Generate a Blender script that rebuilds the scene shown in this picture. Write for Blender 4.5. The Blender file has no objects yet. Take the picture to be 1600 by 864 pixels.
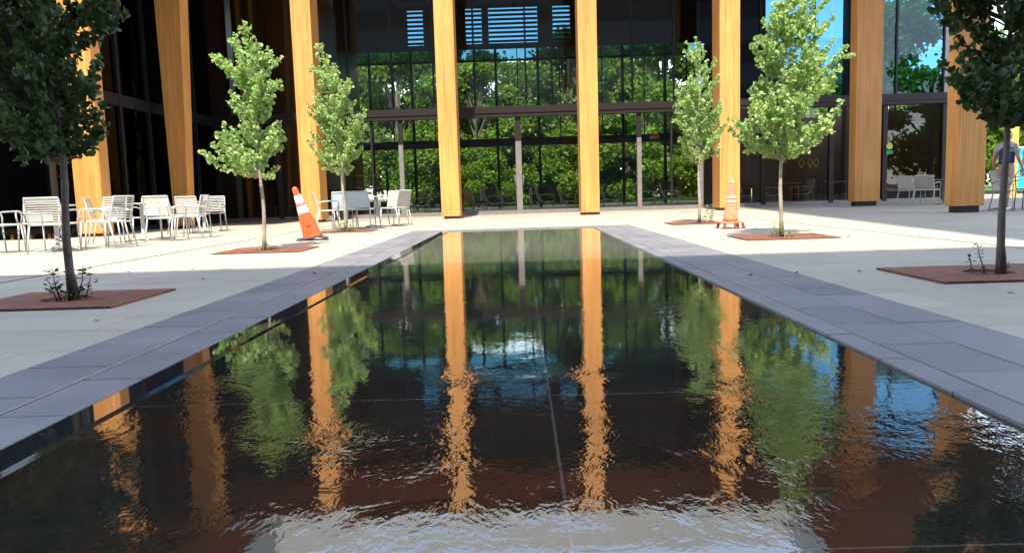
import bpy, bmesh, math, random
from mathutils import Vector, Matrix, Quaternion
R = math.radians
S = bpy.context.scene
COL = S.collection

# ------------------------------------------------------------------ camera
F = 1200.0
yc = Vector((12, 130, -F)).normalized()
zc = Vector((-.029, 1, 0)); zc = (zc - yc * zc.dot(yc)).normalized()
xc = yc.cross(zc)
cam = bpy.data.cameras.new('camera'); camo = bpy.data.objects.new('camera', cam); COL.objects.link(camo)
cam.sensor_width = 36; cam.lens = 36 * F / 1600; cam.clip_start = .05; cam.clip_end = 3000
M3 = Matrix((xc, yc, zc))
camo.matrix_world = Matrix.Translation((0, 0, .70)) @ M3.to_4x4()
S.camera = camo

# ------------------------------------------------------------------ sky, sun, exposure
SUN_EL, SUN_AZ = 57.0, 6.0
w = bpy.data.worlds.new('World'); S.world = w; w.use_nodes = True
nt = w.node_tree; bg = nt.nodes['Background']
sky = nt.nodes.new('ShaderNodeTexSky'); sky.sky_type = 'NISHITA'; sky.sun_disc = False
sky.sun_elevation = R(SUN_EL); sky.sun_rotation = R(180 + SUN_AZ)
sky.air_density = .85; sky.dust_density = .2; sky.ozone_density = 2.5
hs = nt.nodes.new('ShaderNodeHueSaturation'); hs.inputs['Saturation'].default_value = .62
nt.links.new(sky.outputs[0], hs.inputs['Color']); nt.links.new(hs.outputs[0], bg.inputs[0]); bg.inputs[1].default_value = .15
sl = bpy.data.lights.new('sun', 'SUN'); so = bpy.data.objects.new('sun', sl); COL.objects.link(so)
sl.energy = 2.05; sl.angle = R(.5); sl.color = (1, .93, .80)
sd = Vector((math.sin(R(SUN_AZ)) * math.cos(R(SUN_EL)), math.cos(R(SUN_AZ)) * math.cos(R(SUN_EL)), -math.sin(R(SUN_EL))))
so.rotation_euler = sd.to_track_quat('-Z', 'Y').to_euler()
S.view_settings.view_transform = 'Standard'; S.view_settings.look = 'None'
S.view_settings.exposure = 2.4; S.view_settings.gamma = 1.0
S.cycles.max_bounces = 8; S.cycles.transparent_max_bounces = 16
S.cycles.caustics_reflective = False; S.cycles.caustics_refractive = False

# ------------------------------------------------------------------ materials
def nmat(name):
    m = bpy.data.materials.new(name); m.use_nodes = True
    return m, m.node_tree, m.node_tree.nodes, m.node_tree.links, m.node_tree.nodes['Principled BSDF']
def setp(b, **k):
    for a, v in k.items(): b.inputs[a.replace('_', ' ')].default_value = v
def coords(N, L, scale=(1, 1, 1), kind='Object'):
    tc = N.new('ShaderNodeTexCoord'); mp = N.new('ShaderNodeMapping')
    mp.inputs['Scale'].default_value = scale
    if kind == 'World':
        g = N.new('ShaderNodeNewGeometry'); L.new(g.outputs['Position'], mp.inputs[0])
    else: L.new(tc.outputs[kind], mp.inputs[0])
    return mp.outputs[0]
def noise(N, L, co, scale, detail=4, rough=.6, dist=0):
    n = N.new('ShaderNodeTexNoise'); n.inputs['Scale'].default_value = scale
    n.inputs['Detail'].default_value = detail; n.inputs['Roughness'].default_value = rough
    n.inputs['Distortion'].default_value = dist
    L.new(co, n.inputs['Vector']); return n.outputs['Fac']
def ramp(N, L, fac, stops):
    r = N.new('ShaderNodeValToRGB'); el = r.color_ramp.elements
    while len(el) < len(stops): el.new(.5)
    for e, (p, c) in zip(el, stops):
        e.position = p; e.color = (*c, 1) if len(c) == 3 else c
    L.new(fac, r.inputs[0]); return r.outputs[0]
def mathn(N, L, op, a, b=None, c=None, clamp=False):
    m = N.new('ShaderNodeMath'); m.operation = op; m.use_clamp = clamp
    for i, v in enumerate((a, b, c)):
        if v is None: continue
        if isinstance(v, (int, float)): m.inputs[i].default_value = v
        else: L.new(v, m.inputs[i])
    return m.outputs[0]
def bump(N, L, b, h, strength, dist=.01):
    bp = N.new('ShaderNodeBump'); bp.inputs['Strength'].default_value = strength
    bp.inputs['Distance'].default_value = dist
    L.new(h, bp.inputs['Height']); L.new(bp.outputs[0], b.inputs['Normal'])
def mixc(N, L, f, a, b, mode='MIX'):
    m = N.new('ShaderNodeMix'); m.data_type = 'RGBA'; m.blend_type = mode
    for s, v in ((0, f), (6, a), (7, b)):
        if isinstance(v, (int, float)): m.inputs[s].default_value = v
        elif isinstance(v, tuple): m.inputs[s].default_value = (*v, 1)
        else: L.new(v, m.inputs[s])
    return m.outputs[2]

def plain(name, col, rough=.5, metal=0, var=.12, scale=6, spec=.5):
    m, t, N, L, b = nmat(name)
    n = noise(N, L, coords(N, L), scale, 5)
    lo = tuple(c * (1 - var) for c in col); hi = tuple(min(1, c * (1 + var)) for c in col)
    L.new(ramp(N, L, n, [(.3, lo), (.7, hi)]), b.inputs['Base Color'])
    setp(b, Roughness=rough, Metallic=metal); b.inputs['Specular IOR Level'].default_value = spec
    return m
def wood(name, a, b_, c, rough=.5, seam=.0):
    m, t, N, L, b = nmat(name)
    co = coords(N, L, (9, 9, .22)); n1 = noise(N, L, co, 2.2, 6, .6, .4)
    n2 = noise(N, L, coords(N, L, (60, 60, .8)), 2, 3, .6)
    base = ramp(N, L, n1, [(.3, a), (.5, b_), (.72, c)])
    fine = ramp(N, L, n2, [(.32, (.84, .81, .78)), (.5, (.98, .98, .97)), (.65, (1.06, 1.06, 1.06))])
    lam = ramp(N, L, noise(N, L, coords(N, L, (16, 16, .05)), 1.0, 0), [(.485, (1, 1, 1)), (.5, (.80, .76, .72)), (.515, (1, 1, 1))])
    fine = mixc(N, L, 1.0, fine, lam, 'MULTIPLY')
    blot = ramp(N, L, noise(N, L, coords(N, L, (1, 1, .5)), .8, 3), [(.35, (.86, .84, .82)), (.65, (1.06, 1.05, 1.04))])
    c1 = mixc(N, L, 1.0, base, fine, 'MULTIPLY'); c2 = mixc(N, L, 1.0, c1, blot, 'MULTIPLY')
    L.new(c2, b.inputs['Base Color']); setp(b, Roughness=rough)
    bump(N, L, b, n2, .15, .004)
    return m
def paving():
    m, t, N, L, b = nmat('pale_paving')
    co = coords(N, L, kind='World')
    br = N.new('ShaderNodeTexBrick'); L.new(co, br.inputs['Vector'])
    br.offset = .5; br.inputs['Scale'].default_value = 1.0
    br.inputs['Brick Width'].default_value = 1.22; br.inputs['Row Height'].default_value = .61
    br.inputs['Mortar Size'].default_value = .0035; br.inputs['Mortar Smooth'].default_value = .3
    br.inputs['Color1'].default_value = (.345, .308, .236, 1); br.inputs['Color2'].default_value = (.39, .348, .268, 1)
    br.inputs['Mortar'].default_value = (.17, .155, .13, 1)
    n = noise(N, L, co, .7, 6, .62); n2 = noise(N, L, co, 46, 4, .7)
    st = coords(N, L, (.8, 5.5, 1), 'World'); n3 = noise(N, L, st, 1.2, 5, .6, .6)
    c = mixc(N, L, 1.0, br.outputs[0], ramp(N, L, n, [(.3, (.86, .86, .88)), (.7, (1.07, 1.06, 1.04))]), 'MULTIPLY')
    c = mixc(N, L, 1.0, c, ramp(N, L, n2, [(.3, (.90, .90, .90)), (.7, (1.05, 1.05, 1.05))]), 'MULTIPLY')
    c = mixc(N, L, 1.0, c, ramp(N, L, n3, [(.30, (.80, .79, .78)), (.42, (1, 1, 1)), (.8, (1.04, 1.03, 1.02))]), 'MULTIPLY')
    sp = ramp(N, L, noise(N, L, co, 3.1, 8, .75), [(.70, (1, 1, 1)), (.76, (.72, .70, .68))])
    c = mixc(N, L, 1.0, c, sp, 'MULTIPLY')
    L.new(c, b.inputs['Base Color']); setp(b, Roughness=.72)
    bump(N, L, b, n2, .2, .003)
    return m
def granite(name, lo, hi, rough=.55):
    m, t, N, L, b = nmat(name)
    co = coords(N, L, kind='World')
    g = N.new('ShaderNodeNewGeometry')
    n1 = noise(N, L, co, 130, 3, .8); n2 = noise(N, L, co, 2.2, 6, .65)
    c = ramp(N, L, n1, [(.35, lo), (.65, hi)])
    c = mixc(N, L, 1.0, c, ramp(N, L, n2, [(.3, (.82, .83, .86)), (.7, (1.1, 1.09, 1.07))]), 'MULTIPLY')
    isl = ramp(N, L, g.outputs['Random Per Island'], [(0, (.86, .86, .87)), (1, (1.10, 1.10, 1.09))])
    c = mixc(N, L, 1.0, c, isl, 'MULTIPLY')
    L.new(c, b.inputs['Base Color'])
    L.new(ramp(N, L, n2, [(.3, (rough - .1,) * 3), (.7, (rough + .1,) * 3)]), b.inputs['Roughness'])
    bump(N, L, b, n1, .08, .002)
    return m
def water():
    # a thin sheet of water running over black granite slabs
    m, t, N, L, b = nmat('water_over_black_granite')
    g = N.new('ShaderNodeNewGeometry'); sp = N.new('ShaderNodeSeparateXYZ'); L.new(g.outputs['Position'], sp.inputs[0])
    P = g.outputs['Position']; X, Y = sp.outputs[0], sp.outputs[1]
    n1 = noise(N, L, P, 90, 3, .8); n2 = noise(N, L, P, 1.6, 5, .7)
    c = ramp(N, L, n1, [(.3, (.006, .007, .006)), (.7, (.026, .027, .022))])
    c = mixc(N, L, 1.0, c, ramp(N, L, n2, [(.3, (.7, .7, .7)), (.75, (1.5, 1.45, 1.35))]), 'MULTIPLY')
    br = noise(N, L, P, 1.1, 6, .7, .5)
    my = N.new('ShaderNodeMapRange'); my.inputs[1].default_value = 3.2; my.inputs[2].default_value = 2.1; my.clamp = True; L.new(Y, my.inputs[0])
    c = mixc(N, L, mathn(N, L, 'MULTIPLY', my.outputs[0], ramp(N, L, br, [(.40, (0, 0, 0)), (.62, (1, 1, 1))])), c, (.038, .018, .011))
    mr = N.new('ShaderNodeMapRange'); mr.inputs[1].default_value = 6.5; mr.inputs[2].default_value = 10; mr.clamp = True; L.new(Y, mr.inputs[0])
    c = mixc(N, L, mathn(N, L, 'MULTIPLY', mr.outputs[0], .8), c, (.20, .20, .155))  # paler far end: the sunlit strip is painted into the base colour
    # slab joints
    def line(v, at, hw):
        d = mathn(N, L, 'ABSOLUTE', mathn(N, L, 'SUBTRACT', v, at)); return mathn(N, L, 'LESS_THAN', d, hw)
    jl = line(X, .085, .004)
    fr = mathn(N, L, 'ABSOLUTE', mathn(N, L, 'SUBTRACT', mathn(N, L, 'FRACT', mathn(N, L, 'DIVIDE', mathn(N, L, 'ADD', Y, .35), 1.2)), .5))
    j2 = mathn(N, L, 'LESS_THAN', fr, .0022)
    j = mathn(N, L, 'MAXIMUM', jl, j2)
    c = mixc(N, L, mathn(N, L, 'MULTIPLY', j, .38), c, (.16, .155, .14))
    # ripples: patches of agitated water, calm elsewhere
    def blob(x, y, rx, ry, amp):
        dx = mathn(N, L, 'DIVIDE', mathn(N, L, 'SUBTRACT', X, x), rx); dy = mathn(N, L, 'DIVIDE', mathn(N, L, 'SUBTRACT', Y, y), ry)
        q = mathn(N, L, 'ADD', mathn(N, L, 'MULTIPLY', dx, dx), mathn(N, L, 'MULTIPLY', dy, dy))
        return mathn(N, L, 'MULTIPLY', mathn(N, L, 'EXPONENT', mathn(N, L, 'MULTIPLY', q, -1.0)), amp)
    a = None
    for args in BLOBS:
        v = blob(*args); a = v if a is None else mathn(N, L, 'MAXIMUM', a, v)
    pn = noise(N, L, P, 2.6, 4, .6, .8)
    a = mathn(N, L, 'MULTIPLY', a, ramp(N, L, pn, [(.36, (.25,) * 3), (.62, (1.35,) * 3)]))
    a = mathn(N, L, 'ADD', a, mathn(N, L, 'MULTIPLY', ramp(N, L, pn, [(.42, (0,) * 3), (.7, (1,) * 3)]), .075))
    a = mathn(N, L, 'ADD', a, .026)
    wv = N.new('ShaderNodeMapping'); L.new(P, wv.inputs[0]); wv.inputs['Scale'].default_value = (1.05, .62, 1)
    h1 = noise(N, L, wv.outputs[0], 34, 2, .5, 1.4); h2 = noise(N, L, wv.outputs[0], 11, 2, .5, .8)
    h3 = noise(N, L, P, 2.4, 2, .5)
    h = mathn(N, L, 'ADD', mathn(N, L, 'MULTIPLY', h1, .55), mathn(N, L, 'MULTIPLY', h2, .9))
    h = mathn(N, L, 'MULTIPLY', h, a)
    h = mathn(N, L, 'ADD', h, mathn(N, L, 'MULTIPLY', h3, .05))
    h = mathn(N, L, 'SUBTRACT', h, mathn(N, L, 'MULTIPLY', j, .02))
    bp = N.new('ShaderNodeBump'); bp.inputs['Strength'].default_value = 1; bp.inputs['Distance'].default_value = .0042
    L.new(h, bp.inputs['Height'])
    L.new(c, b.inputs['Base Color']); setp(b, Roughness=.35)
    L.new(bp.outputs[0], b.inputs['Normal'])
    b.inputs['Specular IOR Level'].default_value = 0
    gl = N.new('ShaderNodeBsdfGlossy'); gl.inputs['Roughness'].default_value = .012
    gl.inputs['Color'].default_value = (1, .99, .97, 1); L.new(bp.outputs[0], gl.inputs['Normal'])
    fz = N.new('ShaderNodeFresnel'); fz.inputs['IOR'].default_value = WATER_IOR; L.new(bp.outputs[0], fz.inputs['Normal'])
    mx = N.new('ShaderNodeMixShader'); L.new(fz.outputs[0], mx.inputs[0]); L.new(b.outputs[0], mx.inputs[1]); L.new(gl.outputs[0], mx.inputs[2])
    L.new(mx.outputs[0], N['Material Output'].inputs[0])
    return m
def glass(name, tint, ior=1.45, boost=0.0):
    m, t, N, L, b = nmat(name); N.remove(b)
    tr = N.new('ShaderNodeBsdfTransparent'); tr.inputs[0].default_value = (*tint, 1)
    gl = N.new('ShaderNodeBsdfGlossy'); gl.inputs['Roughness'].default_value = 0.0
    nz = noise(N, L, coords(N, L, kind='World'), .9, 2)
    bp = N.new('ShaderNodeBump'); bp.inputs['Strength'].default_value = .25; bp.inputs['Distance'].default_value = .006
    L.new(nz, bp.inputs['Height']); L.new(bp.outputs[0], gl.inputs['Normal'])
    fz = N.new('ShaderNodeFresnel'); fz.inputs['IOR'].default_value = ior
    f = mathn(N, L, 'ADD', fz.outputs[0], boost, clamp=True)
    mx = N.new('ShaderNodeMixShader'); L.new(f, mx.inputs[0]); L.new(tr.outputs[0], mx.inputs[1]); L.new(gl.outputs[0], mx.inputs[2])
    L.new(mx.outputs[0], N['Material Output'].inputs[0])
    return m
def leafmat(name, lo, hi, tr=.35):
    m, t, N, L, b = nmat(name)
    g = N.new('ShaderNodeNewGeometry')
    c = ramp(N, L, g.outputs['Random Per Island'], [(0, lo), (1, hi)])
    n = ramp(N, L, noise(N, L, coords(N, L, kind='World'), 1.6, 3), [(.3, (.8, .85, .8)), (.7, (1.15, 1.1, 1.0))])
    c = mixc(N, L, 1.0, c, n, 'MULTIPLY')
    L.new(c, b.inputs['Base Color']); setp(b, Roughness=.5)
    b.inputs['Specular IOR Level'].default_value = .35
    tl = N.new('ShaderNodeBsdfTranslucent'); L.new(mixc(N, L, 1.0, c, (1.2, 1.35, .6), 'MULTIPLY'), tl.inputs[0])
    mx = N.new('ShaderNodeMixShader'); mx.inputs[0].default_value = tr
    L.new(b.outputs[0], mx.inputs[1]); L.new(tl.outputs[0], mx.inputs[2]); L.new(mx.outputs[0], N['Material Output'].inputs[0])
    return m
def corten():
    m, t, N, L, b = nmat('rusty_steel')
    co = coords(N, L, kind='Object')
    n = noise(N, L, co, 9, 8, .7); n2 = noise(N, L, co, 2.2, 4)
    c = ramp(N, L, n, [(.3, (.10, .028, .013)), (.5, (.20, .058, .022)), (.75, (.30, .10, .038))])
    c = mixc(N, L, 1.0, c, ramp(N, L, n2, [(.3, (.75, .7, .7)), (.7, (1.1, 1.1, 1.1))]), 'MULTIPLY')
    # narrow slots cut in rows
    sp = N.new('ShaderNodeSeparateXYZ'); L.new(co, sp.inputs[0])
    fx = mathn(N, L, 'FRACT', mathn(N, L, 'MULTIPLY', sp.outputs[0], 28)); s1 = mathn(N, L, 'LESS_THAN', fx, .28)
    fy = mathn(N, L, 'FRACT', mathn(N, L, 'MULTIPLY', sp.outputs[1], 5)); s2 = mathn(N, L, 'GREATER_THAN', fy, .15)
    s = mathn(N, L, 'MULTIPLY', s1, s2)
    c = mixc(N, L, mathn(N, L, 'MULTIPLY', s, .55), c, (.02, .008, .005))
    L.new(c, b.inputs['Base Color']); setp(b, Roughness=.8)
    bump(N, L, b, n, .3, .004)
    return m
def bark(name, lo, hi):
    m, t, N, L, b = nmat(name)
    n = noise(N, L, coords(N, L, (30, 30, 9), 'Object'), 2, 6, .7)
    n2 = noise(N, L, coords(N, L, (1, 1, 1), 'Object'), 4, 4, .7)
    c = ramp(N, L, n, [(.3, lo), (.7, hi)])
    c = mixc(N, L, 1.0, c, ramp(N, L, n2, [(.35, (.65, .62, .6)), (.6, (1.05, 1.05, 1.05))]), 'MULTIPLY')
    L.new(c, b.inputs['Base Color']); setp(b, Roughness=.85); bump(N, L, b, n, .7, .01)
    return m
def grass():
    m, t, N, L, b = nmat('lawn_grass')
    co = coords(N, L, kind='World')
    c = ramp(N, L, noise(N, L, co, 14, 6, .75), [(.3, (.04, .075, .015)), (.7, (.11, .17, .04))])
    c = mixc(N, L, 1.0, c, ramp(N, L, noise(N, L, co, .3, 4), [(.3, (.8, .85, .8)), (.7, (1.2, 1.15, 1.1))]), 'MULTIPLY')
    L.new(c, b.inputs['Base Color']); setp(b, Roughness=.9)
    bump(N, L, b, noise(N, L, co, 40, 3), .8, .03)
    return m
WATER_IOR = 2.3
# agitated patches of the water: x, y, radius x, radius y, strength
BLOBS = [(-.15, 1.98, .55, .14, .32), (-.55, 2.20, .30, .20, .55), (-.24, 2.95, .13, .16, .75), (.18, 2.95, .10, .12, .6), (.1, 2.9, .5, .07, .25),
         (.76, 2.5, .26, .42, .62), (.80, 3.5, .14, .25, .35), (.9, 4.4, .42, .7, .12), (-1.2, 2.75, .20, .33, .6), (-.1, 2.2, 1.1, .3, .16), (.75, 2.05, .4, .22, .5),
         (1.35, 2.1, .20, .35, .55), (-.85, 5.2, .25, .4, .10), (-.30, 6.5, .15, .5, .16), (.45, 5.6, .12, .5, .16), (.0, 1.66, 1.2, .10, .34)]
MT = dict(
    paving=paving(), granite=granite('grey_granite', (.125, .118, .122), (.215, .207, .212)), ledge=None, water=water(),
    col=wood('orange_glulam', (.48, .19, .045), (.63, .285, .075), (.70, .37, .11)),
    darkwood=wood('brown_timber', (.10, .04, .014), (.17, .07, .025), (.22, .095, .035)),
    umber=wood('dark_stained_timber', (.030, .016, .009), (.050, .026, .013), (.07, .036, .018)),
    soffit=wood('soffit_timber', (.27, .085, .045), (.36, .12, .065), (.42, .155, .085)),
    bronze=plain('dark_bronze_metal', (.026, .019, .018), .45, .4), black=plain('black_steel', (.012, .012, .013), .45, .3),
    alu=plain('grey_aluminium', (.27, .245, .235), .4, .5), fascia=plain('pale_grey_fascia', (.40, .41, .40), .5, .1, .06, 2),
    glass=glass('clear_glass', (.88, .90, .86), 1.38, .0), glassblue=glass('blue_tinted_glass', (.27, .46, .56), 1.38, .0), glassdark=glass('tinted_glass', (.28, .27, .25), 1.25, .0),
    white=plain('white_powder_coat', (.43, .42, .395), .38, .0, .05), taupe=plain('taupe_mesh', (.34, .30, .26), .6),
    orange=plain('orange_plastic', (.78, .09, .015), .45, 0, .12, 9), orangeold=plain('faded_orange_plastic', (.62, .22, .11), .65, 0, .3, 12),
    refl=plain('white_reflective_sleeve', (.82, .82, .80), .4, 0, .06, 20), reflold=plain('scuffed_sleeve', (.72, .48, .34), .6, 0, .3, 22),
    rubber=plain('dark_rubber', (.06, .045, .04), .8), maroon=plain('dark_red_rubber', (.18, .035, .025), .7),
    corten=corten(), soil=plain('dark_soil', (.03, .022, .015), .95, 0, .4, 30),
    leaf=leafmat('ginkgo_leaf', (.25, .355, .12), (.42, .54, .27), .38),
    leafdark=leafmat('shaded_ginkgo_leaf', (.035, .065, .022), (.075, .12, .042), .25),  # darker copy of the ginkgo leaf, near plaza shade put into its colour
    leafbg=leafmat('woodland_leaf', (.075, .15, .015), (.21, .31, .04), .4),
    leafbg2=leafmat('deep_woodland_leaf', (.045, .10, .016), (.13, .21, .035), .35),
    sprout=leafmat('sprout_leaf', (.20, .26, .035), (.36, .42, .07), .35),
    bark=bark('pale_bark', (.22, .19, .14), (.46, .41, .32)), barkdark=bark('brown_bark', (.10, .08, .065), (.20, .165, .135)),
    grass=grass(), floor=plain('interior_floor', (.26, .25, .24), .35, 0, .1, 3), conc=plain('concrete_tower', (.13, .125, .12), .8, 0, .1, .6),
    winblue=plain('tower_window', (.05, .07, .09), .1, 0, .1, 1, 1.0),
    uphol=plain('dark_upholstery', (.045, .05, .04), .8), bent=plain('bentwood_shell', (.66, .60, .48), .4),
    red=plain('red_fabric', (.42, .02, .02), .7), signred=plain('exit_sign_red', (.35, .02, .02), .5), cream=plain('cream_letter', (.75, .7, .62), .6),
    teal=plain('teal_banner', (.01, .50, .52), .6, 0, .12, 3), yellow=plain('amber_paint', (.72, .36, .08), .6), green=plain('green_sticker', (.02, .32, .16), .5),
    lemon=plain('yellow_sticker', (.65, .60, .08), .5), skin=plain('skin', (.50, .30, .21), .55, 0, .04), navy=plain('navy_cloth', (.03, .045, .22), .8),
    grey=plain('grey_cloth', (.42, .43, .46), .85), khaki=plain('khaki_cloth', (.42, .35, .26), .85), hair=plain('dark_hair', (.035, .025, .02), .7),
    blackcloth=plain('black_cloth', (.02, .02, .022), .85), posterblue=plain('pale_blue_panel', (.45, .56, .66), .25, .0, .15, 6),
    graphic=plain('brown_mark', (.10, .015, .01), .6), slot=plain('dark_drain_slot', (.10, .095, .09), .8),
)
m, t, N, L, b = nmat('wet_polished_granite')
L.new(ramp(N, L, noise(N, L, coords(N, L, kind='World'), 110, 3, .8), [(.3, (.008, .008, .009)), (.7, (.03, .03, .032))]), b.inputs['Base Color'])
setp(b, Roughness=.03, IOR=WATER_IOR); MT['ledge'] = m

# ------------------------------------------------------------------ helpers
class MB:
    def __init__(s): s.v = []; s.f = []; s.mi = []; s.cur = 0
    def add(s, vs, fs):
        o = len(s.v); s.v += [tuple(v) for v in vs]; s.f += [tuple(i + o for i in f) for f in fs]; s.mi += [s.cur] * len(fs)
    def box(s, x0, x1, y0, y1, z0, z1, M=None):
        vs = [Vector(p) for p in ((x0, y0, z0), (x1, y0, z0), (x1, y1, z0), (x0, y1, z0), (x0, y0, z1), (x1, y0, z1), (x1, y1, z1), (x0, y1, z1))]
        if M: vs = [M @ v for v in vs]
        s.add(vs, [(3, 2, 1, 0), (4, 5, 6, 7), (0, 1, 5, 4), (1, 2, 6, 5), (2, 3, 7, 6), (3, 0, 4, 7)]); return s
    def quad(s, *p): s.add(p, [tuple(range(len(p)))]); return s
    def frustum(s, c0, w0, d0, c1, w1, d1):
        vs = [(c0[0] + a * w0 / 2, c0[1] + b_ * d0 / 2, c0[2]) for a, b_ in ((-1, -1), (1, -1), (1, 1), (-1, 1))] + \
             [(c1[0] + a * w1 / 2, c1[1] + b_ * d1 / 2, c1[2]) for a, b_ in ((-1, -1), (1, -1), (1, 1), (-1, 1))]
        s.add(vs, [(3, 2, 1, 0), (4, 5, 6, 7), (0, 1, 5, 4), (1, 2, 6, 5), (2, 3, 7, 6), (3, 0, 4, 7)]); return s
    def tube(s, pts, r, n=8, cap=True):
        pts = [Vector(p) for p in pts]; rs = r if isinstance(r, (list, tuple)) else [r] * len(pts)
        o = len(s.v); up = Vector((0, 0, 1)); prev = None
        for i, p in enumerate(pts):
            d = (pts[min(i + 1, len(pts) - 1)] - pts[max(i - 1, 0)]).normalized()
            if prev is None:
                a = d.cross(up) if abs(d.z) < .9 else d.cross(Vector((1, 0, 0)))
            else: a = prev - d * prev.dot(d)
            a.normalize(); prev = a; b_ = d.cross(a)
            for k in range(n):
                t_ = 2 * math.pi * k / n; s.v.append(tuple(p + (a * math.cos(t_) + b_ * math.sin(t_)) * rs[i]))
        for i in range(len(pts) - 1):
            for k in range(n):
                k2 = (k + 1) % n; s.f.append((o + i * n + k, o + i * n + k2, o + (i + 1) * n + k2, o + (i + 1) * n + k)); s.mi.append(s.cur)
        if cap:
            s.f.append(tuple(o + k for k in range(n))[::-1]); s.f.append(tuple(o + (len(pts) - 1) * n + k for k in range(n))); s.mi += [s.cur] * 2
        return s
    def lathe(s, prof, n=24, M=None):
        o = len(s.v)
        for r_, z in prof:
            for k in range(n):
                v = Vector((r_ * math.cos(2 * math.pi * k / n), r_ * math.sin(2 * math.pi * k / n), z))
                s.v.append(tuple(M @ v if M else v))
        for i in range(len(prof) - 1):
            for k in range(n):
                k2 = (k + 1) % n; s.f.append((o + i * n + k, o + i * n + k2, o + (i + 1) * n + k2, o + (i + 1) * n + k)); s.mi.append(s.cur)
        s.f.append(tuple(o + k for k in range(n))[::-1]); s.f.append(tuple(o + (len(prof) - 1) * n + k for k in range(n))); s.mi += [s.cur] * 2
        return s
    def build(s, name, mats, parent=None, smooth=False, bevel=0):
        me = bpy.data.meshes.new(name); me.from_pydata(s.v, [], s.f); me.update()
        for mm in (mats if isinstance(mats, list) else [mats]): me.materials.append(mm)
        if isinstance(mats, list): me.polygons.foreach_set('material_index', s.mi)
        if smooth: me.polygons.foreach_set('use_smooth', [True] * len(me.polygons))
        o = bpy.data.objects.new(name, me); COL.objects.link(o)
        if parent: o.parent = parent
        if bevel:
            bv = o.modifiers.new('bevel', 'BEVEL'); bv.width = bevel; bv.segments = 2; bv.limit_method = 'ANGLE'
        return o
def tag(o, label, cat, group=None):
    o['label'] = label; o['category'] = cat
    if group: o['group'] = group
    return o
def thing(name, label, cat, loc=(0, 0, 0), rz=0, group=None):
    o = bpy.data.objects.new(name, None); COL.objects.link(o); o.location = loc; o.rotation_euler = (0, 0, rz)
    o.empty_display_size = .2
    return tag(o, label, cat, group)
def struct(o): o['kind'] = 'structure'; return o
KIDS = {}
def copy_tree(o, loc, rz, label, group=None, scale=None):
    def rec(a, par):
        c = a.copy(); COL.objects.link(c)
        if par: c.parent = par
        for ch in [q for q in ALL if q.parent == a]: rec(ch, c)
        return c
    ALL = list(COL.objects)
    r = rec(o, None); r.location = loc; r.rotation_euler = (0, 0, rz); r['label'] = label
    if group: r['group'] = group
    if scale: r.scale = (scale,) * 3
    return r
def rotz(a): return Matrix.Rotation(a, 4, 'Z')

# ------------------------------------------------------------------ the ground and the pool
PX, LX, CX, PY0, PY1 = 1.42, 1.545, 2.19, -1.5, 15.05
g = MB(); g.box(-400, 400, -300, 500, -1.2, -.35); struct(g.build('terrain', MT['grass']))
g = MB()
for x0, x1, y0, y1 in ((-60, -CX, -40, 36), (CX, 60, -40, 36), (-CX, CX, -40, PY0 - .6), (-CX, CX, PY1 + .62, 36)):
    g.box(x0, x1, y0, y1, -.3, 0)
struct(g.build('plaza_paving', MT['paving']))
g = MB(); g.box(-120, 120, 36, 320, -.3, -.02); struct(g.build('lawn', MT['grass']))
g = MB(); g.box(-40, 60, 38.2, 40.2, -.02, .0); struct(g.build('garden_path', MT['paving']))
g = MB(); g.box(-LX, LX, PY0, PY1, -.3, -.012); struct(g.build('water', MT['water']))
g = MB(); g.box(-LX - .0, -PX, PY0, PY1, -.0118, -.003); struct(g.build('wet_ledge', MT['ledge']))
g = MB(); random.seed(3)
def slabs(x0, x1, ys, zt=.0):
    for a, b_ in zip(ys[:-1], ys[1:]):
        dz = random.uniform(-.0012, .0012)
        g.box(x0 + .003, x1 - .003, a + .003, b_ - .003, -.25, zt + dz)
ys = [PY0 + .52 * i + .12 for i in range(-1, 32)]; ys2 = [y + .26 for y in ys]
ys = [y for y in ys if y < PY1 - .05] + [PY1]; ys2 = [y for y in ys2 if y < PY1 - .05] + [PY1]
slabs(PX, LX, ys2); slabs(LX, 1.865, ys); slabs(1.865, CX, ys)
slabs(-1.80, -LX, ys2); slabs(-CX, -1.80, ys)
for i in range(8):
    x0 = -CX + i * (2 * CX / 8); x1 = x0 + 2 * CX / 8
    g.box(x0 + .003, x1 - .003, PY1 + .003, PY1 + .617, -.25, .0)
    g.box(x0 + .003, x1 - .003, PY0 - .6, PY0 - .003, -.25, .0)
struct(g.build('pool_coping', MT['granite'], bevel=.003))
g = MB(); g.box(-1.805, -1.799, PY0, PY1, .0005, .003); struct(g.build('pale_joint_line', MT['paving']))
g = MB(); g.box(-4.99, -4.955, -10, 25.0, .001, .004); g.box(5.0, 5.02, -10, 25.0, .001, .004)
g.box(-9.6, -5.0, 7.9, 7.915, .001, .004); g.box(-9.4, 14, 24.55, 24.58, .001, .004)
struct(g.build('drain_slot', MT['slot']))

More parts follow.
